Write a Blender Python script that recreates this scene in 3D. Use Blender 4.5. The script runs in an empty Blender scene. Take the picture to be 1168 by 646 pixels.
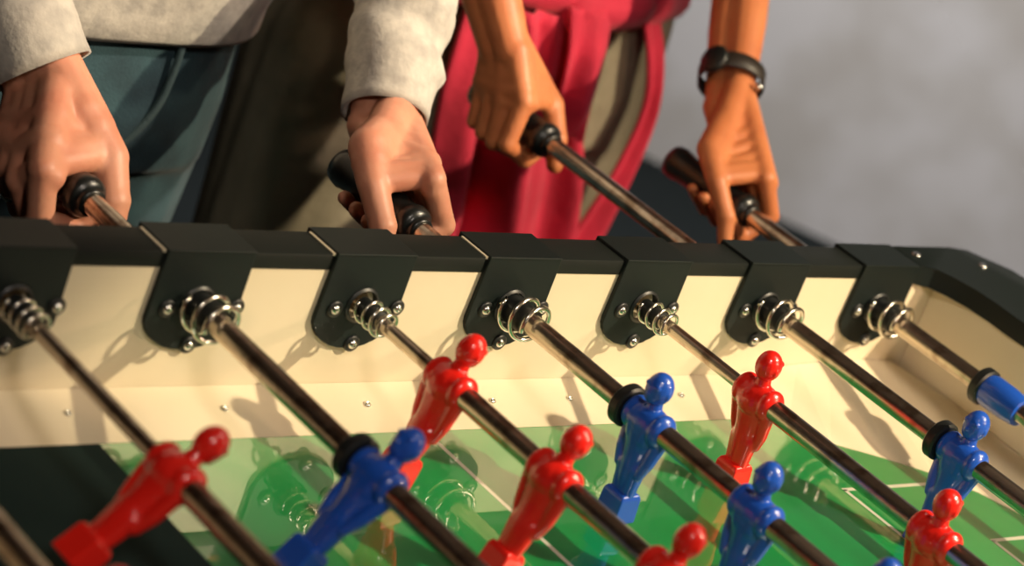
import bpy, bmesh, math, random
from mathutils import Vector, Matrix, Quaternion
random.seed(4)
SC = bpy.context.scene
COL = SC.collection
PI = math.pi
ZR = 0.84                      # height of the rods above the floor; coordinates below are relative to rod height
V = Vector

# ------------------------------------------------------------------ materials
def mat(name, col, rough=.5, metal=0., spec=.5, coat=0., coat_rough=.05, noise=None, bump=None, sheen=0., ior=None, sss=0.):
    m = bpy.data.materials.new(name); m.use_nodes = True
    nt = m.node_tree; b = nt.nodes['Principled BSDF']
    b.inputs['Base Color'].default_value = (*col, 1)
    b.inputs['Roughness'].default_value = rough
    b.inputs['Metallic'].default_value = metal
    b.inputs['Specular IOR Level'].default_value = spec
    b.inputs['Coat Weight'].default_value = coat
    b.inputs['Coat Roughness'].default_value = coat_rough
    b.inputs['Sheen Weight'].default_value = sheen
    if ior: b.inputs['IOR'].default_value = ior
    if sss:
        b.inputs['Subsurface Weight'].default_value = sss
        b.inputs['Subsurface Radius'].default_value = (.012, .004, .002)
        b.inputs['Subsurface Scale'].default_value = .5
    tc = nt.nodes.new('ShaderNodeTexCoord')
    if noise:                                       # (scale, second colour, contrast lo, hi, detail)
        n = nt.nodes.new('ShaderNodeTexNoise'); n.inputs['Scale'].default_value = noise[0]
        n.inputs['Detail'].default_value = noise[4] if len(noise) > 4 else 4
        r = nt.nodes.new('ShaderNodeMapRange'); r.inputs[1].default_value = noise[2]; r.inputs[2].default_value = noise[3]
        x = nt.nodes.new('ShaderNodeMix'); x.data_type = 'RGBA'
        x.inputs[6].default_value = (*col, 1); x.inputs[7].default_value = (*noise[1], 1)
        nt.links.new(tc.outputs['Object'], n.inputs['Vector'])
        nt.links.new(n.outputs['Fac'], r.inputs[0]); nt.links.new(r.outputs[0], x.inputs[0])
        nt.links.new(x.outputs[2], b.inputs['Base Color'])
    if bump:                                        # (scale, strength, distance)
        n = nt.nodes.new('ShaderNodeTexNoise'); n.inputs['Scale'].default_value = bump[0]; n.inputs['Detail'].default_value = 5
        u = nt.nodes.new('ShaderNodeBump'); u.inputs['Strength'].default_value = bump[1]; u.inputs['Distance'].default_value = bump[2]
        nt.links.new(tc.outputs['Object'], n.inputs['Vector'])
        nt.links.new(n.outputs['Fac'], u.inputs['Height']); nt.links.new(u.outputs['Normal'], b.inputs['Normal'])
    return m
M = {}
M['black_plastic'] = mat('black_plastic', (.0075, .0125, .012), .5, spec=.25, bump=(900, .12, .0004))
M['black_trim'] = mat('black_trim', (.009, .012, .0105), .58, spec=.22, bump=(700, .15, .0004))
M['cream'] = mat('cream_laminate', (.80, .70, .505), .42, noise=(9, (.74, .635, .44), .4, .75))
M['pitch'] = mat('pitch_green', (.002, .26, .062), .3, coat=1.0, coat_rough=.02, noise=(14, (.003, .31, .07), .35, .7))
M['pitch'].node_tree.nodes['Principled BSDF'].inputs['Coat IOR'].default_value = 2.5
M['mat'] = mat('dark_end_tone', (.015, .030, .027), .8, spec=.08)  # tone of the sheet added to darken the pitch end
M['line'] = mat('pitch_line_white', (.75, .74, .62), .3, coat=1.0, coat_rough=.02)
M['line'].node_tree.nodes['Principled BSDF'].inputs['Coat IOR'].default_value = 2.5
M['chrome'] = mat('chrome_rod', (.64, .56, .47), .27, 1., noise=(60, (.34, .26, .20), .5, .68, 8), bump=(260, .08, .0004))
M['spring'] = mat('spring_steel', (.72, .69, .60), .2, 1.)
M['screw'] = mat('screw_steel', (.7, .7, .66), .2, 1.)
M['red'] = mat('red_player_plastic', (.86, .018, .011), .26, coat=.5, sss=.0)
M['blue'] = mat('blue_player_plastic', (.014, .095, .54), .28, coat=.5)
M['rubber'] = mat('black_rubber', (.010, .012, .012), .42)
M['grip'] = mat('black_grip', (.008, .010, .010), .33, coat=.15, coat_rough=.2)
M['skin'] = mat('skin_fair', (.60, .275, .175), .48, sss=.12, noise=(30, (.54, .21, .13), .4, .7), bump=(220, .15, .0012))
M['skin_tan'] = mat('skin_tanned', (.62, .215, .082), .48, sss=.12, noise=(30, (.54, .17, .065), .4, .7), bump=(220, .15, .0012))
M['sweater'] = mat('grey_marl_knit', (.50, .47, .41), .9, sheen=.2, noise=(55, (.36, .34, .305), .4, .65, 8), bump=(160, .4, .002))
M['denim'] = mat('blue_denim', (.026, .070, .088), .9, sheen=.08, noise=(26, (.013, .037, .05), .38, .68, 8), bump=(420, .5, .0015))
M['seam'] = mat('denim_seam', (.06, .105, .11), .85, bump=(420, .5, .0015))
M['khaki'] = mat('khaki_cotton', (.27, .235, .165), .9, noise=(18, (.20, .175, .12), .4, .7), bump=(60, .4, .004))
M['jacket'] = mat('red_jacket_cloth', (.60, .016, .058), .8, sheen=.15, noise=(16, (.46, .010, .04), .4, .7), bump=(50, .4, .004))
M['dark_shirt'] = mat('dark_shirt_cloth', (.018, .024, .03), .9)
M['strap'] = mat('watch_strap_leather', (.022, .016, .012), .5)
M['shoe'] = mat('shoe_leather', (.03, .03, .03), .5)
M['hair'] = mat('dark_hair', (.03, .018, .01), .5)
M['eye'] = mat('eye_white', (.7, .7, .68), .3)
M['wall'] = mat('grey_concrete_wall', (.42, .41, .41), .9, noise=(3.6, (.335, .318, .30), .42, .62, 3), bump=(9, .3, .01))
M['floor'] = mat('grey_concrete_floor', (.012, .016, .0165), .85, spec=.1, noise=(2.2, (.008, .011, .0115), .35, .7, 5), bump=(14, .2, .006))
M['ceil'] = mat('ceiling_paint', (.38, .27, .20), .9, noise=(1.2, (.28, .20, .15), .4, .7))

# ------------------------------------------------------------------ mesh helpers
def frame(d):
    d = V(d).normalized()
    a = V((0, 0, 1)) if abs(d.z) < .9 else V((1, 0, 0))
    u = d.cross(a).normalized(); w = d.cross(u).normalized()
    return u, w, d
def ring(bm, c, u, w, ru, rw, seg, ph=0., f=None):
    out = []
    for k in range(seg):
        a = 2*PI*k/seg + ph
        s = f(a) if f else 1.
        out.append(bm.verts.new(V(c) + u*(math.cos(a)*ru*s) + w*(math.sin(a)*rw*s)))
    return out
def bridge(bm, r0, r1, mi=0):
    n = len(r0)
    for k in range(n):
        f = bm.faces.new((r0[k], r0[(k+1) % n], r1[(k+1) % n], r1[k])); f.material_index = mi
def lathe(bm, o, d, prof, seg=24, cap=True):
    """prof = [(t along d, radius)]"""
    u, w, d = frame(d); rs = []
    for t, r in prof: rs.append(ring(bm, V(o) + d*t, u, w, max(r, 1e-5), max(r, 1e-5), seg))
    for a, b in zip(rs, rs[1:]): bridge(bm, a, b)
    if cap: bm.faces.new(rs[0][::-1]); bm.faces.new(rs[-1])
def capsule(bm, a, b, ra, rb, seg=14, n=5):
    a = V(a); b = V(b); L = (b-a).length
    if L < 1e-6: b = a + V((0, 0, 1e-4)); L = 1e-4
    prof = [(-ra*math.cos(PI/2*k/n), ra*math.sin(PI/2*k/n)) for k in range(n+1)]
    prof += [(L + rb*math.sin(PI/2*k/n), rb*math.cos(PI/2*k/n)) for k in range(n+1)]
    lathe(bm, a, b-a, prof, seg)
def ellipsoid(bm, c, rx, ry, rz, rot=None, seg=20):
    m = Matrix.Translation(V(c)) @ (rot.to_4x4() if rot else Matrix()) @ Matrix.Diagonal((rx, ry, rz, 1))
    bmesh.ops.create_uvsphere(bm, u_segments=seg, v_segments=seg//2+2, radius=1, matrix=m)
def box(bm, lo, hi, bev=0., seg=2, mi=0):
    lo = V(lo); hi = V(hi); c = (lo+hi)/2; s = hi-lo
    r = bmesh.ops.create_cube(bm, size=1, matrix=Matrix.Translation(c) @ Matrix.Diagonal((s.x, s.y, s.z, 1)))
    vs = r['verts']
    fs = set(f for v in vs for f in v.link_faces)
    for f in fs: f.material_index = mi
    if bev:
        es = list(set(e for v in vs for e in v.link_edges))
        bmesh.ops.bevel(bm, geom=es, offset=bev, segments=seg, affect='EDGES', profile=.5)
def prism(bm, pts, d, bev=0.):
    """closed polygon pts extruded by vector d"""
    a = [bm.verts.new(V(p)) for p in pts]; b = [bm.verts.new(V(p)+V(d)) for p in pts]
    n = len(a)
    f0 = bm.faces.new(a[::-1]); f1 = bm.faces.new(b)
    for k in range(n): bm.faces.new((a[k], a[(k+1) % n], b[(k+1) % n], b[k]))
    if bev:
        es = list(f0.edges)+list(f1.edges)
        bmesh.ops.bevel(bm, geom=es, offset=bev, segments=2, affect='EDGES', profile=.5)
def tube(bm, pts, rad, seg=12, cap=True, squash=None):
    pts = [V(p) for p in pts]; rs = []
    if not hasattr(rad, '__len__'): rad = [rad]*len(pts)
    t0 = (pts[1]-pts[0]).normalized(); u, w, _ = frame(t0); prev = t0
    for k, p in enumerate(pts):
        t = (pts[min(k+1, len(pts)-1)] - pts[max(k-1, 0)]).normalized()
        q = prev.rotation_difference(t); u = q @ u; w = q @ w; prev = t
        rs.append(ring(bm, p, u, w, rad[k], rad[k]*(squash or 1), seg))
    for a, b in zip(rs, rs[1:]): bridge(bm, a, b)
    if cap: bm.faces.new(rs[0][::-1]); bm.faces.new(rs[-1])
def spline(P, n):
    P = [V(p) for p in P]; out = []
    Q = [P[0]*2-P[1]] + P + [P[-1]*2-P[-2]]
    for i in range(len(P)-1):
        p0, p1, p2, p3 = Q[i:i+4]
        for k in range(n):
            t = k/n
            out.append(.5*((2*p1)+(p2-p0)*t+(2*p0-5*p1+4*p2-p3)*t*t+(3*p1-p0-3*p2+p3)*t**3))
    return out+[P[-1]]
def lerpl(R, n):
    out = []
    for a, b in zip(R, R[1:]): out += [a+(b-a)*k/n for k in range(n)]
    return out+[R[-1]]

def obj(name, bm, m, parent=None, smooth=True, mats=None, local=False, autos=None):
    """ONE mesh object; geometry is given in rod-height coordinates"""
    if isinstance(bm, bpy.types.Mesh): me = bm
    else:
        bmesh.ops.recalc_face_normals(bm, faces=bm.faces)
        me = bpy.data.meshes.new(name); bm.to_mesh(me); bm.free()
    if not local:
        off = V((0, 0, ZR))
        if parent: off = off - V(ORG[parent.name])
        me.transform(Matrix.Translation(off))
    o = bpy.data.objects.new(name, me); COL.objects.link(o)
    idx = [p.material_index for p in me.polygons] if mats else None
    me.materials.clear()
    for x in (mats or [m]): me.materials.append(x)
    if idx:
        for p, q in zip(me.polygons, idx): p.material_index = q
    for p in me.polygons: p.use_smooth = smooth
    if parent:
        o.parent = parent; ORG[o.name] = ORG[parent.name]
    else: ORG[o.name] = V((0, 0, 0))
    if autos:
        try: me.set_sharp_from_angle(angle=math.radians(autos))
        except Exception: pass
    return o
ORG = {}
def thing(name, label, cat, loc, group=None):
    o = bpy.data.objects.new(name, None); COL.objects.link(o)
    o.empty_display_size = .05
    o.location = loc; ORG[o.name] = V(loc)
    o['label'] = label; o['category'] = cat
    if group: o['group'] = group
    return o
def struct(name, bm, m, **k):
    o = obj(name, bm, m, **k); o['kind'] = 'structure'; return o
def organic(build, voxel, smooth=4):
    """build(bm) lays overlapping solids; they are fused into one continuous skin"""
    bm = bmesh.new(); build(bm)
    bmesh.ops.recalc_face_normals(bm, faces=bm.faces)
    me = bpy.data.meshes.new('tmp'); bm.to_mesh(me); bm.free()
    o = bpy.data.objects.new('tmp', me); COL.objects.link(o)
    r = o.modifiers.new('r', 'REMESH'); r.mode = 'VOXEL'; r.voxel_size = voxel
    s = o.modifiers.new('s', 'SMOOTH'); s.factor = .5; s.iterations = smooth
    dg = bpy.context.evaluated_depsgraph_get(); dg.update()
    out = bpy.data.meshes.new_from_object(o.evaluated_get(dg))
    bpy.data.objects.remove(o); bpy.data.meshes.remove(me)
    return out
def bore(o, xs, r, y0, y1):
    """drill real holes for the rods through a part"""
    bm = bmesh.new(); off = V((0, 0, ZR)) - V(ORG[o.name])
    for x in xs: lathe(bm, V((x, y0, 0))+off, (0, 1, 0), [(0, r), (y1-y0, r)], 32)
    bmesh.ops.recalc_face_normals(bm, faces=bm.faces)
    me = bpy.data.meshes.new('tmp'); bm.to_mesh(me); bm.free()
    c = bpy.data.objects.new('tmp', me); COL.objects.link(c)
    c.parent = o.parent
    m = o.modifiers.new('b', 'BOOLEAN'); m.object = c; m.operation = 'DIFFERENCE'; m.solver = 'EXACT'
    bpy.context.view_layer.update()
    dg = bpy.context.evaluated_depsgraph_get()
    new = bpy.data.meshes.new_from_object(o.evaluated_get(dg))
    o.modifiers.clear(); old = o.data; name = old.name; o.data = new
    bpy.data.meshes.remove(old); new.name = name
    bpy.data.objects.remove(c); bpy.data.meshes.remove(me)
    return o
RODX = [(i-4)*.15 for i in range(8)]
def join_mesh(ms):
    bm = bmesh.new()
    for m in ms: bm.from_mesh(m)
    return bm

# ------------------------------------------------------------------ camera
R0 = V((0.7304894, -0.5916937, 0.3410041)); D0 = V((0.00948256, -0.4904933, -0.87139337)); F0 = V((0.6828582, 0.63977721, -0.35268939))
CAM = V((-1.38791291, -1.29782315, 0.73364228+ZR))
cd = bpy.data.cameras.new('camera'); cam = bpy.data.objects.new('camera', cd); COL.objects.link(cam)
rot = Matrix((R0, -D0, -F0)).transposed()
cam.matrix_world = Matrix.Translation(CAM) @ rot.to_4x4()
cd.sensor_width = 36; cd.lens = 2974.8/1168*36; cd.clip_start = .05
cd.dof.use_dof = True; cd.dof.focus_distance = 2.06; cd.dof.aperture_fstop = 4.2; cd.dof.aperture_blades = 7
SC.camera = cam

# ------------------------------------------------------------------ the room
FZ = -ZR
def quadbox(name, pts, thick, m):
    bm = bmesh.new(); prism(bm, pts, thick); return struct(name, bm, m, smooth=False)
wd = V((.865, -1.43, 0)).normalized(); wn = V((.856, .517, 0)).normalized()     # along / away from the camera
WP = V((2.48, 2.10, FZ))
a = WP - wd*5; b = WP + wd*4.2
quadbox('wall_back', [a, b, b+V((0, 0, 3.0)), a+V((0, 0, 3.0))], wn*.12, M['wall'])
c2 = b - wn*8; d2 = a - wn*8
quadbox('floor', [a, b, c2, d2], V((0, 0, -.1)), M['floor'])
quadbox('ceiling', [a+V((0, 0, 3.0)), b+V((0, 0, 3.0)), c2+V((0, 0, 3.0)), d2+V((0, 0, 3.0))], V((0, 0, .1)), M['ceil'])
quadbox('wall_front', [c2, d2, d2+V((0, 0, 3.0)), c2+V((0, 0, 3.0))], -wn*.12, M['ceil'])
quadbox('wall_left', [d2, a, a+V((0, 0, 3.0)), d2+V((0, 0, 3.0))], -wd*.12, M['ceil'])
quadbox('wall_right', [b, c2, c2+V((0, 0, 3.0)), b+V((0, 0, 3.0))], wd*.12, M['ceil'])

# ------------------------------------------------------------------ foosball table
S = .15
XL, XE = -.69, .525           # inner faces of the end walls
YN = -.72                      # inner face of the near wall
TW = .034                      # wall thickness
ZT, ZLIP, ZF = .0413, .0272, -.0855
table = thing('foosball_table', 'black-railed foosball table with cream inner walls and glossy green pitch', 'foosball table', ((XL+XE)/2, (YN)/2, 0))
ORGT = ORG[table.name]
# pitch
bm = bmesh.new()
box(bm, (XL-.01, YN-.01, ZF-.012), (XE+.01, .01, ZF))
def strip(x0, y0, x1, y1): box(bm, (x0, y0, ZF-.002), (x1, y1, ZF+.00012), mi=1)
lw = .0042
YC = YN/2; XC = (XL+XE)/2
strip(XC-lw/2, YN, XC+lw/2, 0)
for sx, xg, xp in ((1, .396, .294), (-1, -.561, -.459)):
    for X, h in ((xp, .20), (xg, .113)):
        strip(X-lw/2, YC-h, X+lw/2, YC+h)
        e = XE if sx > 0 else XL
        x0, x1 = sorted((X-lw/2*sx, e))
        strip(x0, YC+h-lw/2, x1, YC+h+lw/2); strip(x0, YC-h-lw/2, x1, YC-h+lw/2)
for k in range(64):
    a0 = 2*PI*k/64; a1 = 2*PI*(k+1)/64
    vs = [bm.verts.new((XC+r*math.cos(t), YC+r*math.sin(t), ZF+.00012)) for r, t in ((.098, a0), (.1022, a0), (.1022, a1), (.098, a1))]
    f = bm.faces.new(vs); f.material_index = 1
obj('pitch', bm, None, table, smooth=False, mats=[M['pitch'], M['line']])
bm = bmesh.new(); box(bm, (XL+.001, YN+.048, ZF-.001), (-.378, -.0472, ZF+.0003))  # invented dark sheet over the pitch end, darkens it and kills its reflection
obj('dark_end_patch', bm, M['mat'], table, smooth=False)['label'] = 'dark matte patch added over the goal end of the pitch'
# walls (cream panels) with an outer black skin of the cabinet
def panel(name, lo, hi, m='cream'):
    bm = bmesh.new(); box(bm, lo, hi, .0008, 1); return obj(name, bm, M[m], table, smooth=False)
bore(panel('side_wall', (XL-.03, 0, -.16), (XE+.03, TW-.004, ZT-.004)), RODX, .0096, -.02, .06)
bore(panel('side_wall', (XL-.03, YN-TW+.004, -.16), (XE+.03, YN, ZT-.004)), RODX, .0098, YN-.06, YN+.02)
panel('end_wall', (XE, YN+.0005, -.16), (XE+.03, -.0005, ZT-.004))
panel('end_wall', (XL-.03, YN+.0005, -.16), (XL, -.0005, ZT-.004))
# sloping ramps along the walls
def ramp(y0, y1, sgn, ztop):
    bm = bmesh.new()
    prism(bm, [(XL+.001, y0, ZF+.0002), (XL+.001, y1, ZF+.0002), (XL+.001, y0, ztop)], (XE-XL-.002, 0, 0))
    return obj('side_ramp', bm, M['cream'], table, smooth=False)
rp = ramp(-.0004, -.047, -1, -.0695)
ramp(YN+.0004, YN+.047, 1, -.0695)
for X in (-.3916, -.2585, -.1251, .0030, .0879, .2194, .345):
    bm = bmesh.new(); c = V((X, -.0215, -.0757)); n = V((0, -.32, .947)).normalized()
    lathe(bm, c-n*.002, n, [(0, .0028), (.0024, .0028), (.003, .002), (.0031, .0012), (.0022, .0009)], 12)
    obj('ramp_screw', bm, M['screw'], rp)
# raised corner ramps
for sy in (0, 1):
    for sx in (0, 1):
        ep = [(.295, -.0466), (.318, -.064), (.348, -.091), (.39, -.117), (.428, -.146), (.455, -.178), (.474, -.215), (.49, -.262), (.50, -.30)]
        def T(x, y, z):
            if sx: x = 2*XC - x
            if sy: y = YN - y
            return (x, y, z)
        bm = bmesh.new(); n = len(ep)
        lo = [bm.verts.new(T(x, y, ZF+.0004)) for x, y in ep]
        mid = []
        for k, (x, y) in enumerate(ep):
            t = k/(n-1); X = .295+(XE-.002-.295)*min(1, t*1.5); Y = -.001 if t < .667 else -.001-.30*(t-.667)/.333
            mid.append((X, Y))
        tops = [bm.verts.new(T(x, y, -.0685 + .012*math.sin(PI*k/(n-1)))) for k, (x, y) in enumerate(mid)]
        base = [bm.verts.new(T(x, y, ZF-.004)) for x, y in mid]
        lb = [bm.verts.new(T(x, y, ZF-.004)) for x, y in ep]
        for A, B in ((lo, tops), (tops, base), (base, lb), (lb, lo)):
            for k in range(n-1): bm.faces.new((A[k], A[k+1], B[k+1], B[k]))
        bm.faces.new((lo[0], tops[0], base[0], lb[0])); bm.faces.new((lo[-1], tops[-1], base[-1], lb[-1]))
        obj('corner_ramp', bm, M['cream'], table, smooth=False)
# top rails: black cap with a lip over the wall
def rail(lo, hi):
    bm = bmesh.new(); box(bm, lo, hi, .0016, 2); return obj('top_rail', bm, M['black_trim'], table, autos=40)
rail((XL-.03, -.0012, ZLIP), (.47, TW+.001, ZT-.0008))
rail((XL-.03, YN-TW-.001, ZLIP), (XE+.03, YN+.0012, ZT-.0008))
rail((XE-.001, -.66, ZLIP), (XE+.098, -.09, ZT-.001))
rail((XL-.098, -.66, ZLIP), (XL+.001, -.09, ZT-.001))
# moulded corner caps with a curved inner edge, and their screws
for sx in (0, 1):
    for sy in (0, 1):
        def T(x, y, z):
            if sx: x = 2*XC - x
            if sy: y = YN - y
            return (x, y, z)
        out = [(.49, .0365), (.575, .0365), (.597, .033), (.6235, -.006), (.6245, -.03), (.6245, -.13)]
        inn = [(XE-.003, -.13), (XE-.003, -.095), (.5235, -.07), (.5215, -.045), (.516, -.022), (.507, -.007), (.49, -.0022)]
        bm = bmesh.new(); prism(bm, [T(x, y, -.005 if False else ZLIP-.004) for x, y in out+inn], (0, 0, ZT+.001-ZLIP+.004), .0012)
        cc = obj('corner_cap', bm, M['black_plastic'], table, autos=40)
        for x, y in ((.507, .0194), (.585, .0005)):
            bm = bmesh.new(); lathe(bm, T(x, y, ZT), (0, 0, 1), [(0, .0045), (.0018, .0045), (.0028, .003), (.003, .001)], 14)
            obj('screw', bm, M['screw'], cc)
# cabinet skin and legs
bm = bmesh.new()
box(bm, (XL-.1, YN-TW-.001, -.24), (XE+.1, YN-TW+.003, ZLIP)); box(bm, (XL-.1, TW-.003, -.24), (XE+.1, TW+.001, ZLIP))
box(bm, (XL-.1, YN-TW+.003, -.24), (XL-.096, TW-.003, ZLIP)); box(bm, (XE+.096, YN-TW+.003, -.24), (XE+.1, TW-.003, ZLIP))
box(bm, (XL-.096, YN-TW+.003, -.24), (XE+.096, TW-.003, -.225))
bore(obj('cabinet', bm, M['black_trim'], table, smooth=False), RODX, .0098, YN-.1, .1)
for x in (XL-.06, XE+.06):
    for y in (YN+.02, -.02):
        bm = bmesh.new()
        rs = [ring(bm, (x, y, z), V((1, 0, 0)), V((0, 1, 0)), r, r, 4, PI/4) for z, r in ((-.2405, .055), (-.5, .05), (FZ, .036))]
        bridge(bm, rs[0], rs[1]); bridge(bm, rs[1], rs[2]); bm.faces.new(rs[0]); bm.faces.new(rs[2])
        obj('leg', bm, M['black_plastic'], table, smooth=False)
# rod brackets: saddle over the rail, tongue hanging down inside, three screws
def bracket_mesh():
    bm = bmesh.new()
    w0, w1 = -.0390, .0372
    pts = [(w0, 0, ZT+.0006), (w0-.0012, 0, -.012)]
    for k in range(1, 14):
        a = PI + PI*k/14
        pts.append((-.0008+.0390*math.cos(a), 0, -.0105+.0262*math.sin(a)))
    pts += [(w1, 0, -.012), (w1, 0, ZT+.0006)]
    prism(bm, pts, (0, -.0042, 0), .0009)
    box(bm, (w0, -.0042, ZT-.0012), (w1, TW+.0035, ZT+.0016), .0007)
    box(bm, (w0, TW+.001, -.03), (w1, TW+.0035, ZT), .0006)
    return bm
def screw_mesh(x, z):
    bm = bmesh.new()
    lathe(bm, (x, -.0036, z), (0, -1, 0), [(0, .0038), (.0012, .0042), (.003, .0038), (.0044, .0022), (.0046, .0010), (.0040, .0007)], 14)
    return bm
def washer_mesh(x, z):
    bm = bmesh.new()
    lathe(bm, (x, -.003, z), (0, -1, 0), [(0, .0070), (.0024, .0068), (.0031, .0055)], 18)
    return bm
for i in range(0, 8):
    X = (i-4)*S
    bm = bracket_mesh(); bmesh.ops.translate(bm, verts=bm.verts, vec=(X, 0, 0))
    br = obj('rod_bracket', bm, M['black_plastic'], table, smooth=False)
    bore(br, [X], .0128, -.02, .06)
    bm = bmesh.new(); lathe(bm, (X, 0, 0), (0, -1, 0), [(.0040, .0129), (.0040, .0150), (.0050, .0150), (.0062, .0138), (.0066, .0129), (.0040, .0129)], 28, cap=False)
    obj('bearing_ring', bm, M['rubber'], br, autos=40)
    if i in (2, 3, 4):
        bm = bmesh.new(); box(bm, (X-.0412, -.0012, ZT-.002), (X-.0388, TW-.002, ZT+.0002))
        obj('edge_strip', bm, M['cream'], br, smooth=False)
    for x, z in ((-.0248, -.003), (.0345, -.002), (.0035, -.0325)):
        bm = washer_mesh(X+x, z); obj('washer', bm, M['rubber'], br)
        bm = screw_mesh(X+x, z); obj('screw', bm, M['screw'], br)

# ------------------------------------------------------------------ players
def fig_body(bm):
    lathe(bm, (0, -.0180, 0), (0, 1, 0), [(0, .0108), (.002, .0116), (.010, .0130), (.018, .0136), (.026, .0130), (.034, .0116), (.036, .0108)], 28)
    S_ = [(.0125, .0060, .0090), (.009, .0105, .0135), (.002, .0128, .0172), (-.007, .0126, .0168), (-.014, .0112, .0145), (-.022, .0096, .0120), (-.030, .0087, .0106), (-.037, .0086, .0106), (-.045, .0079, .0100), (-.055, .0064, .0086), (-.066, .0052, .0074)]
    rs = [ring(bm, (0, 0, z), V((1, 0, 0)), V((0, 1, 0)), rx, ry, 28) for z, rx, ry in S_]
    for a, b in zip(rs, rs[1:]): bridge(bm, a, b)
    bm.faces.new(rs[0]); bm.faces.new(rs[-1])
    ellipsoid(bm, (-.0012, 0, -.002), .0142, .0170, .0148)
    for s in (-1, 1):
        ellipsoid(bm, (0, s*.0148, .0005), .0132, .0078, .0136)
        capsule(bm, (-.0020, s*.0172, -.006), (.0015, s*.0146, -.028), .0062, .0050)        # arms along the body
        capsule(bm, (.0015, s*.0146, -.028), (.003, s*.0116, -.040), .0050, .0038)
        capsule(bm, (.0005, s*.0060, -.038), (.0005, s*.0050, -.066), .0072, .0052)        # legs
        capsule(bm, (.0040, s*.0060, .000), (.0030, s*.0050, -.010), .0094, .0088)         # chest
    capsule(bm, (0, 0, .008), (0, 0, .021), .0074, .0058)                                  # neck
def fig_head(bm):
    ellipsoid(bm, (.0005, 0, .0287), .0112, .0104, .0130)
    ellipsoid(bm, (.0035, 0, .0240), .0080, .0078, .0078)
    capsule(bm, (.0100, 0, .0285), (.0110, 0, .0260), .0016, .0020)                        # nose
    capsule(bm, (.0082, -.005, .0322), (.0082, .005, .0322), .0026, .0026)                 # brow
    for s in (-1, 1): ellipsoid(bm, (.000, s*.0100, .0275), .0026, .0014, .0036)
def fig_foot():
    bm = bmesh.new()
    R = [(-.0590, .0082, .0098), (-.0620, .0100, .0112), (-.0833, .0108, .0118)]
    rs = [[bm.verts.new((sx*x, sy*y, z)) for sx, sy in ((-1, -1), (1, -1), (1, 1), (-1, 1))] for z, x, y in R]
    for a, b in zip(rs, rs[1:]): bridge(bm, a, b)
    bm.faces.new(rs[0]); bm.faces.new(rs[-1])
    bmesh.ops.recalc_face_normals(bm, faces=bm.faces)
    bmesh.ops.bevel(bm, geom=bm.edges[:], offset=.0011, segments=2, affect='EDGES', profile=.5)
    me = bpy.data.meshes.new('player_foot'); bm.to_mesh(me); bm.free(); return me
FB = organic(fig_body, .0008, 9); FH = organic(fig_head, .0007, 3); FF = fig_foot()
for m in (FB, FH):
    for p in m.polygons: p.use_smooth = True
FIG = {}
for colr in ('red', 'blue'):
    ms = []
    for m in (FB, FH, FF):
        c = m.copy(); c.materials.clear(); c.materials.append(M[colr]); ms.append(c)
    FIG[colr] = ms
def player(colr, rod, Y, tilt, label=None):
    face = 0 if colr == 'red' else PI
    b, h, f = FIG[colr]
    o = bpy.data.objects.new('player_figure', b); COL.objects.link(o); o.parent = rod
    o.location = (0, Y - ORG[rod.name].y, 0)
    o.rotation_euler = Matrix.Rotation(math.radians(tilt), 3, 'Y').to_quaternion().to_matrix().to_euler() if not face else \
        (Matrix.Rotation(math.radians(tilt), 3, 'Y') @ Matrix.Rotation(PI, 3, 'Z')).to_euler()
    if label: o['label'] = label
    for n, m in (('player_head', h), ('player_foot', f)):
        c = bpy.data.objects.new(n, m); COL.objects.link(c); c.parent = o
    return o

def spring_mesh(X, y0, y1, r, wire, turns, end=True):
    bm = bmesh.new(); n = int(turns*26); pts = []
    for k in range(n+1):
        t = k/n; a = 2*PI*turns*t + 2.4
        pts.append(V((X+r*math.cos(a), y0+(y1-y0)*t, r*math.sin(a))))
    if end: pts = [pts[0]+V((-.004, .0005, -.006))*(r/.015)] + pts
    tube(bm, pts, wire, 8); return bm

ZR0 = ZR
ROWS = [
 # i, colour, tilt, player Ys, bumper Ys, handle Y, label
 (0, 'red', 20, [-.36], [], None, 'chrome rod at the bottom left corner, nearest the camera, no figure in view'),
 (1, 'red', 43, [-.2143, -.50], [], None, 'chrome rod with red player tilted almost flat, leftmost red figure'),
 (2, 'blue', 33, [-.2305, -.43, -.63], [-.2052], .145, 'thick chrome rod with tilted blue player, held by the fist with a ring'),
 (3, 'red', 15, [-.1175, -.2405, -.362, -.483, -.604], [], None, 'chrome rod with three red players in view, just right of the leftmost blue figure'),
 (4, 'blue', -4, [-.1769, -.2985, -.42, -.541, -.662], [-.1525], .116, 'thick chrome rod with two upright blue players, under the grey-sleeved open hand'),
 (5, 'red', -7, [-.1475, -.3465, -.545], [], None, 'chrome rod with two upright red players, between blue player rods'),
 (6, 'blue', 1, [-.2445, -.49], [-.2195], .298, 'thick chrome rod pulled far out, its single visible blue player near right edge'),
 (7, 'blue', 0, [], [-.1405], .166, 'chrome rod nearest the end wall with a blue sleeve, held by the hand with watch'),
]
RT, RI = .0086, .0056
def lathe_obj(name, X, prof, m, rod, seg=28, autos=35):
    bm = bmesh.new(); lathe(bm, (X, 0, 0), (0, 1, 0), prof, seg)
    return obj(name, bm, M[m], rod, autos=autos)
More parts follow.
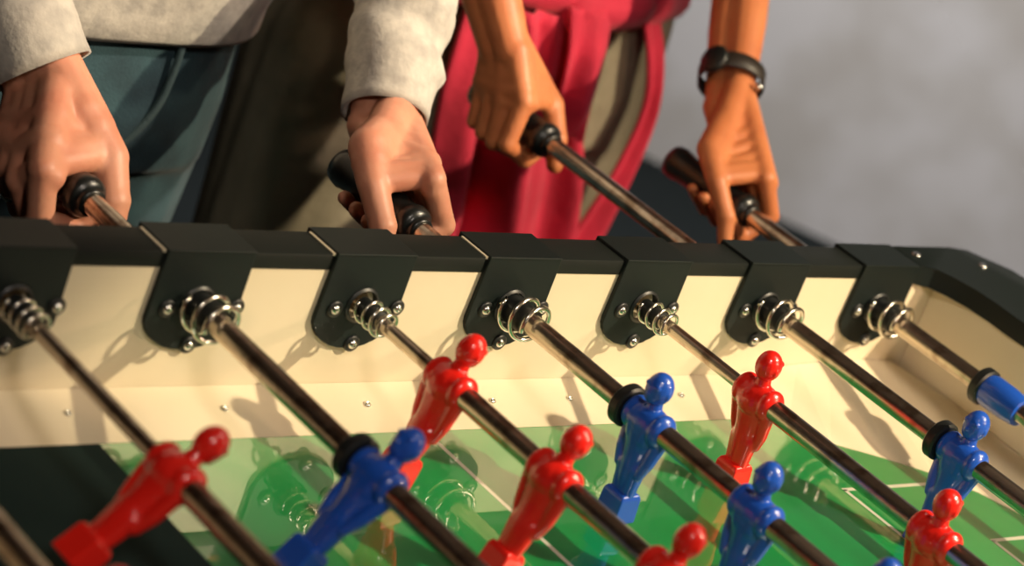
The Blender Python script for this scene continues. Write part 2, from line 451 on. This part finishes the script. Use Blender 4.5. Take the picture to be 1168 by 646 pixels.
for i, colr, tilt, ys, bs, hy, label in ROWS:
    X = (i-4)*S
    rod = thing('foosball_rod', label, 'rod', (X, -.35, ZR), 'rods of the foosball table')
    if colr == 'red':
        y1 = ys[0]+.0165 if i else -.15
        lathe_obj('inner_rod', X, [(y1-.05, RI), (TW+.002, RI)], 'chrome', rod)
        lathe_obj('rod_tube', X, [(-.83, RT), (y1-.001, RT), (y1, RT-.0008)], 'chrome', rod)
        obj('spring', spring_mesh(X, -.0090, -.0400, .0102, .0015, 3.2), M['spring'], rod)
    else:
        lathe_obj('rod_tube', X, [(-.60, RT-.0006), (-.599, RT), (hy+.06, RT)], 'chrome', rod)
        lathe_obj('inner_rod', X, [(YN-TW-.002, RI), (-.57, RI)], 'chrome', rod)
        obj('spring', spring_mesh(X, -.0095, -.0400, .0162, .0020, 2.15), M['spring'], rod)
        h = hy
        P = [(0, .0092), (.0005, .0108), (.004, .0114), (.0055, .0110), (.0065, .0140), (.010, .0166), (.016, .0171), (.020, .0158), (.024, .0146), (.030, .0150), (.05, .0152), (.085, .0148), (.098, .0152), (.108, .0172), (.116, .0160), (.120, .0110), (.121, .001)]
        g = lathe_obj('handle_grip', X, [(h+t, r) for t, r in P], 'grip', rod, autos=None)
    br_ = (.0076, .028) if colr == 'red' else (.0118, .031)
    lathe_obj('bushing', X, [(-.0045, RI), (-.0046, br_[0]), (-.012, br_[0]), (-br_[1], br_[0]-.0004), (-br_[1]-.001, RI)][::-1], 'rubber', rod)
    for y in bs:
        lathe_obj('bumper', X, [(y-.0050, RT), (y-.0054, .0146), (y-.0040, .0168), (y+.0030, .0170), (y+.0048, .0152), (y+.0050, RT)], 'rubber', rod)
    if i == 7:
        lathe_obj('stop_sleeve', X, [(-.1458, .0085), (-.1460, .0142), (-.150, .0152), (-.170, .0148), (-.182, .0136), (-.1855, .0128), (-.186, .0092), (-.178, .0090)], 'blue', rod)['label'] = 'blue plastic sleeve behind a black rubber ring'
    for k, y in enumerate(ys): player(colr, rod, y, tilt)

# ------------------------------------------------------------------ people
def hand_build(s, X, Y0, wrist, elbow, shoulder, sc=1., fat=1., over=None, phi=0., tipx=0., roll=0.):
    """s=+1: thumb on +X side of the handle (right hand), -1: mirrored.  Handle axis at (X, y, 0).
    Returns builder of a continuous hand+arm."""
    W = V(wrist); E = V(elbow); SH = V(shoulder)
    def P(u, y, w): return V((X + s*u, y, w))
    ax = (E-W).normalized()
    dY = .0195*sc
    ov = over or {}
    F = []
    for k in range(4):
        y = Y0 + dY*k
        L = (1., 1.06, 1., .84)[k]*sc
        r = (.0092, .0094, .0089, .0078)[k]*fat
        g = .0150 + r
        ang = [math.radians(q) for q in (20+phi+3*k+roll*min(k, 1), 92+(phi+roll*min(k, 1))*.8, 165+(phi+roll*min(k, 1))*.5, 225+phi*.4+tipx)]
        rad = (g+.014-.0025*k, g+.0115*L, g+.004, g-.001)
        yy = (y+.004, y-.002, y-.001, y+.001)
        mcp, pip, dip, tip = [P(-R_*math.sin(a_), q, R_*math.cos(a_)) for a_, R_, q in zip(ang, rad, yy)]
        if k in ov: mcp, pip, dip, tip = [P(*q) for q in ov[k]]
        F.append((mcp, pip, dip, tip, r))
    tm = ov.get('thumb') or [(.018, Y0+.055, .038), (.030, Y0+.022, .020), (.0275, Y0-.002, -.004), (.0265, Y0-.012, -.026)]
    T = [P(*q) for q in tm]
    def b(bm):
        mid = (F[1][0]+F[2][0])/2
        hd = (mid-W).normalized()
        side = (F[3][0]-F[0][0]); side = (side - hd*side.dot(hd)).normalized()       # towards the little finger
        nrm = hd.cross(side).normalized()
        if nrm.dot(V((0, 0, -1))) < 0: nrm = -nrm                                     # palm side
        for k, (m, p, d, t, r) in enumerate(F):
            w0 = W + side*((k-1.5)*.011*sc)
            capsule(bm, w0, m, .0145*sc*fat, r*1.13)
            capsule(bm, w0+nrm*.006, m+nrm*.008, .0135*sc*fat, r*1.05)
            if k < 3:
                n = F[k+1][0]
                for t2 in (.25, .5, .75):
                    capsule(bm, w0.lerp(m, t2), (W+side*((k-.5)*.011*sc)).lerp(n, t2), .0125*sc*fat, .0125*sc*fat)
                capsule(bm, m, n, r*.92, r*.9)
            ellipsoid(bm, m, r*1.10, r*1.08, r*1.08)
            capsule(bm, m, p, r*1.05, r*.98); ellipsoid(bm, p, r*1.04, r*1.04, r*1.04)
            capsule(bm, p, d, r*.95, r*.88); capsule(bm, d, t, r*.88, r*.76)
        c, m, i2, t = T
        capsule(bm, W - side*.012*sc, c, .0170*sc*fat, .0160*sc*fat)
        capsule(bm, W.lerp(E, .08) - side*.012*sc, c.lerp(m, .4), .0170*sc*fat, .0150*sc*fat)
        capsule(bm, c, m, .0160*sc*fat, .0122*sc*fat)
        capsule(bm, m, i2, .0116*sc*fat, .0104*sc*fat); ellipsoid(bm, i2, .0110*sc*fat, .0110*sc*fat, .0110*sc*fat)
        capsule(bm, i2, t, .0104*sc*fat, .0088*sc*fat)
        # web between thumb and index
        im = F[0][0]
        for t2 in (.15, .35, .55, .75):
            a = (W - side*.012*sc).lerp(c, .6).lerp(m, t2); q = (W-side*.012*sc).lerp(im, .2+.75*t2)
            capsule(bm, a, q, .0115*sc*fat*(1-.30*t2), .0125*sc*fat*(1-.25*t2))
        capsule(bm, c.lerp(m, .75), F[0][0].lerp(W, .12), .0112*sc*fat, .0100*sc*fat)
        capsule(bm, m.lerp(c, .10), F[0][0].lerp(W, .05), .0098*sc*fat, .0088*sc*fat)
        # wrist and arm
        for q in (-1, 1):
            capsule(bm, W + side*q*.010*sc, W.lerp(E, .35) + side*q*.011*sc, .0185*sc*fat, .0235*sc*fat)
            capsule(bm, W.lerp(E, .35) + side*q*.011*sc, E, .0235*sc*fat, .036*sc*fat)
        capsule(bm, W.lerp(E, .5), E, .033*sc*fat, .040*sc*fat)
        capsule(bm, E, SH, .040*sc*fat, .052*sc*fat)
    return b, F, T

def torso_build(cx, cy, hw, hips_z, sh_l, sh_r, headc, w=1.):
    def b(bm):
        sc_ = (V(sh_l)+V(sh_r))/2
        hip = V((cx, cy, hips_z))
        for t, rx, ry in ((0, hw*.93, .105), (.18, hw*.90, .10), (.36, hw*.82, .092), (.55, hw*.88, .10), (.75, hw*.98, .105), (.92, hw*.90, .09)):
            ellipsoid(bm, hip.lerp(sc_, t), rx, ry, .10)
        capsule(bm, sh_l, sh_r, .058*w, .058*w)
        H = V(headc)
        capsule(bm, sc_+V((0, 0, .02)), H+V((0, .01, -.06)), .062*w, .052*w)
        ellipsoid(bm, H+V((0, .012, .035)), .075, .095, .095)
        ellipsoid(bm, H+V((0, -.025, -.035)), .056, .065, .075)
        capsule(bm, H+V((0, -.088, .02)), H+V((0, -.108, -.018)), .009, .014)          # nose
        capsule(bm, H+V((-.02, -.082, -.052)), H+V((.02, -.082, -.052)), .009, .009)   # lips
        for s in (-1, 1):
            ellipsoid(bm, H+V((s*.076, .015, 0)), .012, .022, .034)
            capsule(bm, H+V((s*.015, -.080, .035)), H+V((s*.048, -.068, .035)), .010, .010)
            x = cx + s*hw*.5
            capsule(bm, (x, cy, hips_z-.02), (x+s*.01, cy, -.40), .085, .052)
            capsule(bm, (x+s*.01, cy, -.40), (x+s*.012, cy+.02, FZ+.07), .052, .034)
            capsule(bm, (x+s*.012, cy+.02, FZ+.045), (x+s*.02, cy-.13, FZ+.035), .034, .030)
    return b
def sleeve(bm, pts, rad, n=9, fold=.07, seed=0, seg=36, cuff=True):
    rnd = random.Random(seed)
    C = spline(pts, n); R = lerpl(rad, n)
    ph = [rnd.uniform(0, 6.28) for _ in range(6)]
    t0 = (C[1]-C[0]).normalized(); u, w, _ = frame(t0); prev = t0; rs = []
    N = len(C)
    for k, p in enumerate(C):
        t = (C[min(k+1, N-1)]-C[max(k-1, 0)]).normalized()
        q = prev.rotation_difference(t); u = q @ u; w = q @ w; prev = t
        z = k*.9
        g = fold*(1 if k > 4 else .25)
        f = lambda a, z=z, g=g: 1 + g*(.6*math.sin(z+ph[0]+1.3*math.sin(a+ph[1])) + .4*math.sin(1.7*z+ph[2]+2*a) + .3*math.sin(3*a+ph[3]+.5*z))
        rs.append(ring(bm, p, u, w, R[k], R[k], seg, 0, f))
    if cuff:
        t = (C[1]-C[0]).normalized()
        i1 = ring(bm, C[0]+t*.002, *frame_keep(t0, rs[0], C[0]), R[0]*.90, R[0]*.90, seg)
        i2 = ring(bm, C[0]+t*.03, *frame_keep(t0, rs[0], C[0]), R[0]*.86, R[0]*.86, seg)
        bridge(bm, i2, i1); bridge(bm, i1, rs[0])
    for a, b in zip(rs, rs[1:]): bridge(bm, a, b)
    bm.faces.new(rs[-1])
def frame_keep(t, r, c):
    u = (r[0].co - V(c)); u = (u - t*u.dot(t)).normalized(); w = (r[len(r)//4].co - V(c)); w = (w - t*w.dot(t) - u*w.dot(u)).normalized()
    return u, w

def shoe(person, x, y):
    bm = bmesh.new()
    capsule(bm, (x, y+.03, FZ+.05), (x, y-.15, FZ+.04), .047, .043); ellipsoid(bm, (x, y+.03, FZ+.09), .048, .055, .05)
    for v in bm.verts: v.co.z = max(v.co.z, FZ+.001)
    return obj('shoe', bm, M['shoe'], person)

# ---- the man in the grey jumper
mx, my, mhw = -.095, .575, .195
man = thing('person', 'person in grey marl jumper and blue jeans gripping two rods', 'person', (mx, my, 0), None)
shR, shL = V((-.30, .50, .49)), (.10, .50, .49)
wA, eA = V((-.288, .266, .042)), V((-.372, .44, .225))
bA, FA, TA = hand_build(1, -.30, .162, wA, eA, shR, 1.08, 1.2, phi=46, roll=26)
wB, eB = V((.055, .262, .029)), V((.150, .43, .205))
bB, FBn, TB = hand_build(-1, 0, .135, wB, eB, V(shL), 1.02, 1.10, tipx=15)
body = join_mesh([organic(bA, .0022, 5), organic(bB, .0022, 5), organic(torso_build(mx, my, mhw*.92, .0, shR, V(shL), (mx, .44, .72)), .012, 4)])
obj('body', body, M['skin'], man)
def ell_loft(bm, secs, seg=56, fold=.0, seed=1, close_top=True, close_bot=True):
    """secs = [(z, cx, cy, rx, ry, power)]"""
    rnd = random.Random(seed); ph = [rnd.uniform(0, 6.28) for _ in range(5)]; rs = []
    for j, (z, cx, cy, rx, ry) in enumerate(secs):
        r = []
        for k in range(seg):
            a = 2*PI*k/seg
            c, s = math.cos(a), math.sin(a)
            q = 1/((abs(c)**2.6 + abs(s)**2.6)**(1/2.6))
            g = 1 + fold*(math.sin(z*60+ph[0]+2*math.sin(2*a+ph[1])) + .7*math.sin(7*a+ph[2]+z*25) + .5*math.sin(z*110+ph[3]+3*a))
            r.append(bm.verts.new((cx+rx*c*q*g, cy+ry*s*q*g, z)))
        rs.append(r)
    for a, b in zip(rs, rs[1:]): bridge(bm, a, b)
    if close_bot: bm.faces.new(rs[0][::-1])
    if close_top: bm.faces.new(rs[-1])
bm = bmesh.new()
secs = [(.014, mx, my, .172, .112), (.006, mx, my, .198, .133), (.012, mx, my, .203, .138)]
for k in range(1, 25):
    t = k/24; z = .012+.50*t
    secs.append((z, mx, my-.075*t, .203-.012*math.sin(PI*t)+.02*t*t, .140-.012*t))
secs += [(.545, mx, .50, .17, .09), (.56, mx, .50, .09, .07)]
ell_loft(bm, secs, 72, .012, 3, close_bot=False)
sleeve(bm, [wA.lerp(eA, .03), wA.lerp(eA, .35), wA.lerp(eA, .7), eA, eA.lerp(shR, .35), eA.lerp(shR, .7), shR], [.042, .046, .054, .060, .062, .066, .07], 9, .07, 5)
sleeve(bm, [wB.lerp(eB, .02), wB.lerp(eB, .35), wB.lerp(eB, .7), eB, eB.lerp(V(shL), .35), eB.lerp(V(shL), .7), V(shL)], [.0375, .044, .051, .057, .06, .066, .07], 9, .13, 9)
obj('jumper', bm, M['sweater'], man)
def jeans_b(cx, cy, hw, top, square=0., left=0.):
    def b(bm):
        rs = []
        for z, rx, ry in ((top, hw*.94, .115), (top-.06, hw*.985, .122), (top-.13, hw, .128), (top-.19, hw*.99, .122)):
            rs.append(ring(bm, (cx, cy, z), V((1, 0, 0)), V((0, 1, 0)), rx, ry, 40, 0, lambda a: 1/((abs(math.cos(a))**2.5+abs(math.sin(a))**2.5)**(1/2.5))))
        for a, c in zip(rs, rs[1:]): bridge(bm, a, c)
        bm.faces.new(rs[0]); bm.faces.new(rs[-1])
        for s in (-1, 1):
            x = cx + s*hw*.5 - (left if s < 0 else 0)
            for dx, dy in ((0, 0),) + (((s*square, -.03), (s*square*.3, -.03)) if square else ()):
                capsule(bm, (x+dx, cy+dy, top-.12), (x+s*.01+dx*.6, cy+dy, -.44), .104-abs(dy), .072)
                capsule(bm, (x+s*.01+dx*.6, cy+dy, -.44), (x+s*.012, cy+.02, FZ+.10), .072, .058)
    return b
jm = organic(jeans_b(mx, my, mhw*.97, .06), .006, 3)
je = obj('jeans', jm, M['denim'], man)
bm = bmesh.new()
fx = mx+.055
tube(bm, spline([(fx+.010, my-.124, .04), (fx+.008, my-.127, -.02), (fx, my-.127, -.06), (fx-.022, my-.121, -.10), (fx-.05, my-.110, -.13)], 6), lerpl([.003, .0036, .004, .004, .0026], 6), 10)
obj('fly_fold', bm, M['seam'], je)
for s in (-1, 1): shoe(man, mx+s*(mhw*.5+.016), my)
# finger ring on the ring finger of the gripping fist
m_, p_ = FA[2][0], FA[2][1]
bm = bmesh.new(); d = (p_-m_).normalized(); c = m_.lerp(p_, .62)
lathe(bm, c-d*.002, d, [(0, FA[2][4]*1.12), (.001, FA[2][4]*1.2), (.003, FA[2][4]*1.2), (.004, FA[2][4]*1.12)], 24, cap=False)
obj('finger_ring', bm, M['spring'], man)
def hair_and_eyes(person, H, long=False):
    H = V(H)
    bm = bmesh.new(); ellipsoid(bm, H+V((0, .022, .045)), .082, .098, .097, seg=28)
    for v in bm.verts:
        if v.co.y < H.y-.045 and v.co.z < H.z+.075: v.co.y = H.y-.03
        if v.co.z < H.z-.01 and not long: v.co.z = H.z-.01
    if long: capsule(bm, H+V((0, .08, .02)), H+V((0, .11, -.20)), .075, .045)
    obj('hair', bm, M['hair'], person)
    for s in (-1, 1):
        bm = bmesh.new(); ellipsoid(bm, H+V((s*.031, -.071, .016)), .012, .010, .008); obj('eye', bm, M['eye'], person)
hair_and_eyes(man, (mx, .44, .72))

# ---- the woman with the red jacket
wx, wy, whw = .462, .615, .238
woman = thing('person', 'person in khaki trousers with red jacket tied at waist, wearing a wristwatch', 'person', (wx, wy, 0), None)
sR, sL = V((wx-.18, .58, .42)), V((wx+.16, .58, .42))
wC, eC = V((.272, .375, .060)), V((.262, .53, .205))
bC, FC, TC = hand_build(1, .30, .325, wC, eC, sR, .97, 1.0, phi=22, roll=14)
wD, eD = V((.502, .292, .064)), V((.625, .47, .215))
bD, FD, TD = hand_build(-1, .45, .176, wD, eD, sL, .92, .93, tipx=35)
body = join_mesh([organic(bC, .0022, 5), organic(bD, .0022, 5), organic(torso_build(wx, wy, whw*.8, .0, sR, sL, (wx, .52, .63), .9), .012, 4)])
obj('body', body, M['skin_tan'], woman)
tm = organic(jeans_b(wx, wy, whw, .09, .035, .05), .006, 3)
obj('trousers', tm, M['khaki'], woman)
bm = bmesh.new()
secs = [(.075, wx, wy, .15, .10), (.07, wx, wy, .168, .120), (.08, wx, wy, .172, .122)]
for k in range(1, 19):
    t = k/18; secs.append((.08+.36*t, wx, wy-.06*t, .170-.012*math.sin(PI*t)+.01*t*t, .122-.01*t))
secs += [(.47, wx, .575, .13, .085), (.485, wx, .575, .08, .06)]
ell_loft(bm, secs, 60, .012, 8, close_bot=False)
for e, s_, sd in ((eC, sR, 2), (eD, sL, 4)):
    sleeve(bm, [e.lerp(s_, .35), e.lerp(s_, .6), e.lerp(s_, .8), s_], [.052, .056, .06, .062], 8, .04, sd)
obj('dark_top', bm, M['dark_shirt'], woman)
def cloth(bm, rows, n=40, amp=.01, nf=5, seed=0, thick=.004, m=26):
    """rows = list of (left point, right point) from top to bottom; pleats run down the sheet"""
    rnd = random.Random(seed); p1, p2, p3 = [rnd.uniform(0, 6.28) for _ in range(3)]
    L = spline([r[0] for r in rows], m//(len(rows)-1)); Rr = spline([r[1] for r in rows], m//(len(rows)-1))
    fr, bk = [], []
    for j, (l, r) in enumerate(zip(L, Rr)):
        t = j/(len(L)-1); d = (r-l).normalized(); nr = d.cross(V((0, 0, 1))).normalized()
        if nr.y > 0: nr = -nr
        ra, rb = [], []
        for k in range(n+1):
            s = k/n
            h = amp*(.35+t)*(math.sin(nf*PI*s*2+p1+1.2*math.sin(3*t+p2)) + .5*math.sin(nf*PI*3.3*s+p3+2*t)) + amp*1.6*math.sin(PI*s)
            p = l.lerp(r, s) + nr*h
            ra.append(bm.verts.new(p)); rb.append(bm.verts.new(p - nr*thick))
        fr.append(ra); bk.append(rb)
    for j in range(len(fr)-1):
        for k in range(n):
            bm.faces.new((fr[j][k], fr[j][k+1], fr[j+1][k+1], fr[j+1][k])); bm.faces.new((bk[j][k+1], bk[j][k], bk[j+1][k], bk[j+1][k+1]))
        bm.faces.new((fr[j][0], fr[j+1][0], bk[j+1][0], bk[j][0])); bm.faces.new((fr[j+1][n], fr[j][n], bk[j][n], bk[j+1][n]))
    for k in range(n):
        bm.faces.new((fr[0][k+1], fr[0][k], bk[0][k], bk[0][k+1])); bm.faces.new((fr[-1][k], fr[-1][k+1], bk[-1][k+1], bk[-1][k]))
bm = bmesh.new()
# roll around the waist
pts = []
for k in range(49):
    a = 2*PI*k/48
    pts.append((wx+.214*math.cos(a), wy+.122*math.sin(a), .078+.008*math.sin(3*a)))
tube(bm, pts, [.027+.004*math.sin(k*1.3) for k in range(49)], 14)
fy = .495
ellipsoid(bm, (.452, fy-.018, .072), .030, .024, .026)                                     # knot
tube(bm, spline([(.452, fy-.02, .075), (.50, fy-.015, .074), (.54, fy-.005, .078), (.575, fy+.03, .084)], 6), lerpl([.020, .024, .022, .020], 6), 14)
cloth(bm, [((.323, fy+.012, .070), (.450, fy-.01, .062)), ((.328, fy+.004, -.034), (.499, fy-.01, -.022)), ((.347, fy, -.122), (.545, fy-.01, -.112)), ((.366, fy-.002, -.222), (.575, fy-.01, -.218)), ((.375, fy, -.36), (.60, fy-.01, -.36))], 60, .018, 2.4, 3)
cloth(bm, [((.423, fy-.03, .078), (.482, fy-.03, .080)), ((.429, fy-.044, .032), (.486, fy-.044, .026)), ((.438, fy-.046, -.017), (.489, fy-.046, -.023)), ((.455, fy-.042, -.050), (.488, fy-.042, -.058))], 30, .008, 1.2, 8)
cloth(bm, [((.540, fy-.005, .092), (.580, fy+.03, .094)), ((.565, fy-.022, .033), (.598, fy-.004, .035)), ((.583, fy-.026, -.027), (.614, fy-.02, -.036)), ((.573, fy-.028, -.101), (.616, fy-.02, -.126)), ((.549, fy-.028, -.186), (.616, fy-.02, -.185)), ((.533, fy-.026, -.272), (.618, fy-.02, -.272))], 30, .006, 1.3, 11)
obj('tied_jacket', bm, M['jacket'], woman)
for s in (-1, 1): shoe(woman, wx+s*(whw*.5+.016)-(.05 if s < 0 else 0), wy)
# wristwatch
ax = (eD-wD).normalized(); c = wD.lerp(eD, .10)
bm = bmesh.new()
lathe(bm, c-ax*.009, ax, [(0, .0315), (.001, .033), (.017, .0335), (.018, .0315)], 36, cap=False)
wt = obj('wristwatch', bm, M['strap'], woman); wt['label'] = 'dark wristwatch strap'
u, w, _ = frame(ax)
td = V((-.95, -.25, .1)); td = (td-ax*td.dot(ax)).normalized()
bm = bmesh.new(); lathe(bm, c+td*.031, td, [(0, .0145), (.005, .015), (.007, .013), (.0072, .001)], 24)
obj('watch_case', bm, M['rubber'], wt)
bm = bmesh.new(); sd = ax.cross(td); lathe(bm, c-ax*.02+sd*.031, sd, [(0, .004), (.003, .005), (.005, .003)], 12)
obj('clasp', bm, M['screw'], wt)
hair_and_eyes(woman, (wx, .52, .63), True)

# ------------------------------------------------------------------ light
def area(name, loc, target, size, energy, col):
    l = bpy.data.lights.new(name, 'AREA'); l.size = size; l.energy = energy; l.color = col
    o = bpy.data.objects.new(name, l); COL.objects.link(o); o.location = V(loc)+V((0, 0, ZR))
    o.rotation_euler = (V(target)-V(loc)).to_track_quat('-Z', 'Y').to_euler(); return o
dA = V((-.62, .90, -1.0))
tgt = V((.16, .05, .02))
def spot(name, loc, target, energy, col, ang, blend, rad):
    l = bpy.data.lights.new(name, 'SPOT'); l.energy = energy; l.color = col; l.spot_size = math.radians(ang); l.spot_blend = blend; l.shadow_soft_size = rad
    o = bpy.data.objects.new(name, l); COL.objects.link(o); o.location = V(loc)+V((0, 0, ZR))
    o.rotation_euler = (V(target)-V(loc)).to_track_quat('-Z', 'Y').to_euler(); return o
tgt = V((.33, -.08, .0))
spot('unseen_spot', tgt-dA*1.75, tgt, 405, (1., .82, .55), 25.5, .3, .035)  # lamp implied by the rod shadows; cone narrowed to dim the left wall
tg2 = V((-.07, .60, .325))
spot('unseen_spot', tg2-dA*1.55, tg2, 200, (1., .80, .62), 29.8, .4, .04)  # unseen spot added to light the people while sparing the inner wall
kl = bpy.data.lights.new('side_lamp', 'POINT'); kl.energy = 10.5; kl.color = (1., .68, .46); kl.shadow_soft_size = .025
ko = bpy.data.objects.new('side_lamp', kl); COL.objects.link(ko); ko.location = (.60, -.86, .33+ZR)
area('overhead_fill', (.9, -.9, 2.0), (.2, 0, 0), .6, 8, (1., .86, .72))  # unseen light added as ambient fill from above
area('fill_lamp', (-1.0, -1.5, 1.5), (0, 0, 0), .3, 13, (1., .86, .74))
area('wall_fill', (1.52, 1.08, .55), (1.52+.856*.6, 1.08+.517*.6, -.45), .8, 34, (1., .97, .95))  # added light with no known fixture, brightens only the low back wall
wld = bpy.data.worlds.new('world'); SC.world = wld; wld.use_nodes = True
wld.node_tree.nodes['Background'].inputs[0].default_value = (.30, .27, .25, 1)
wld.node_tree.nodes['Background'].inputs[1].default_value = .25
vs = SC.view_settings; vs.view_transform = 'Standard'; vs.look = 'None'; vs.exposure = 0; vs.gamma = 1; vs.use_curve_mapping = False
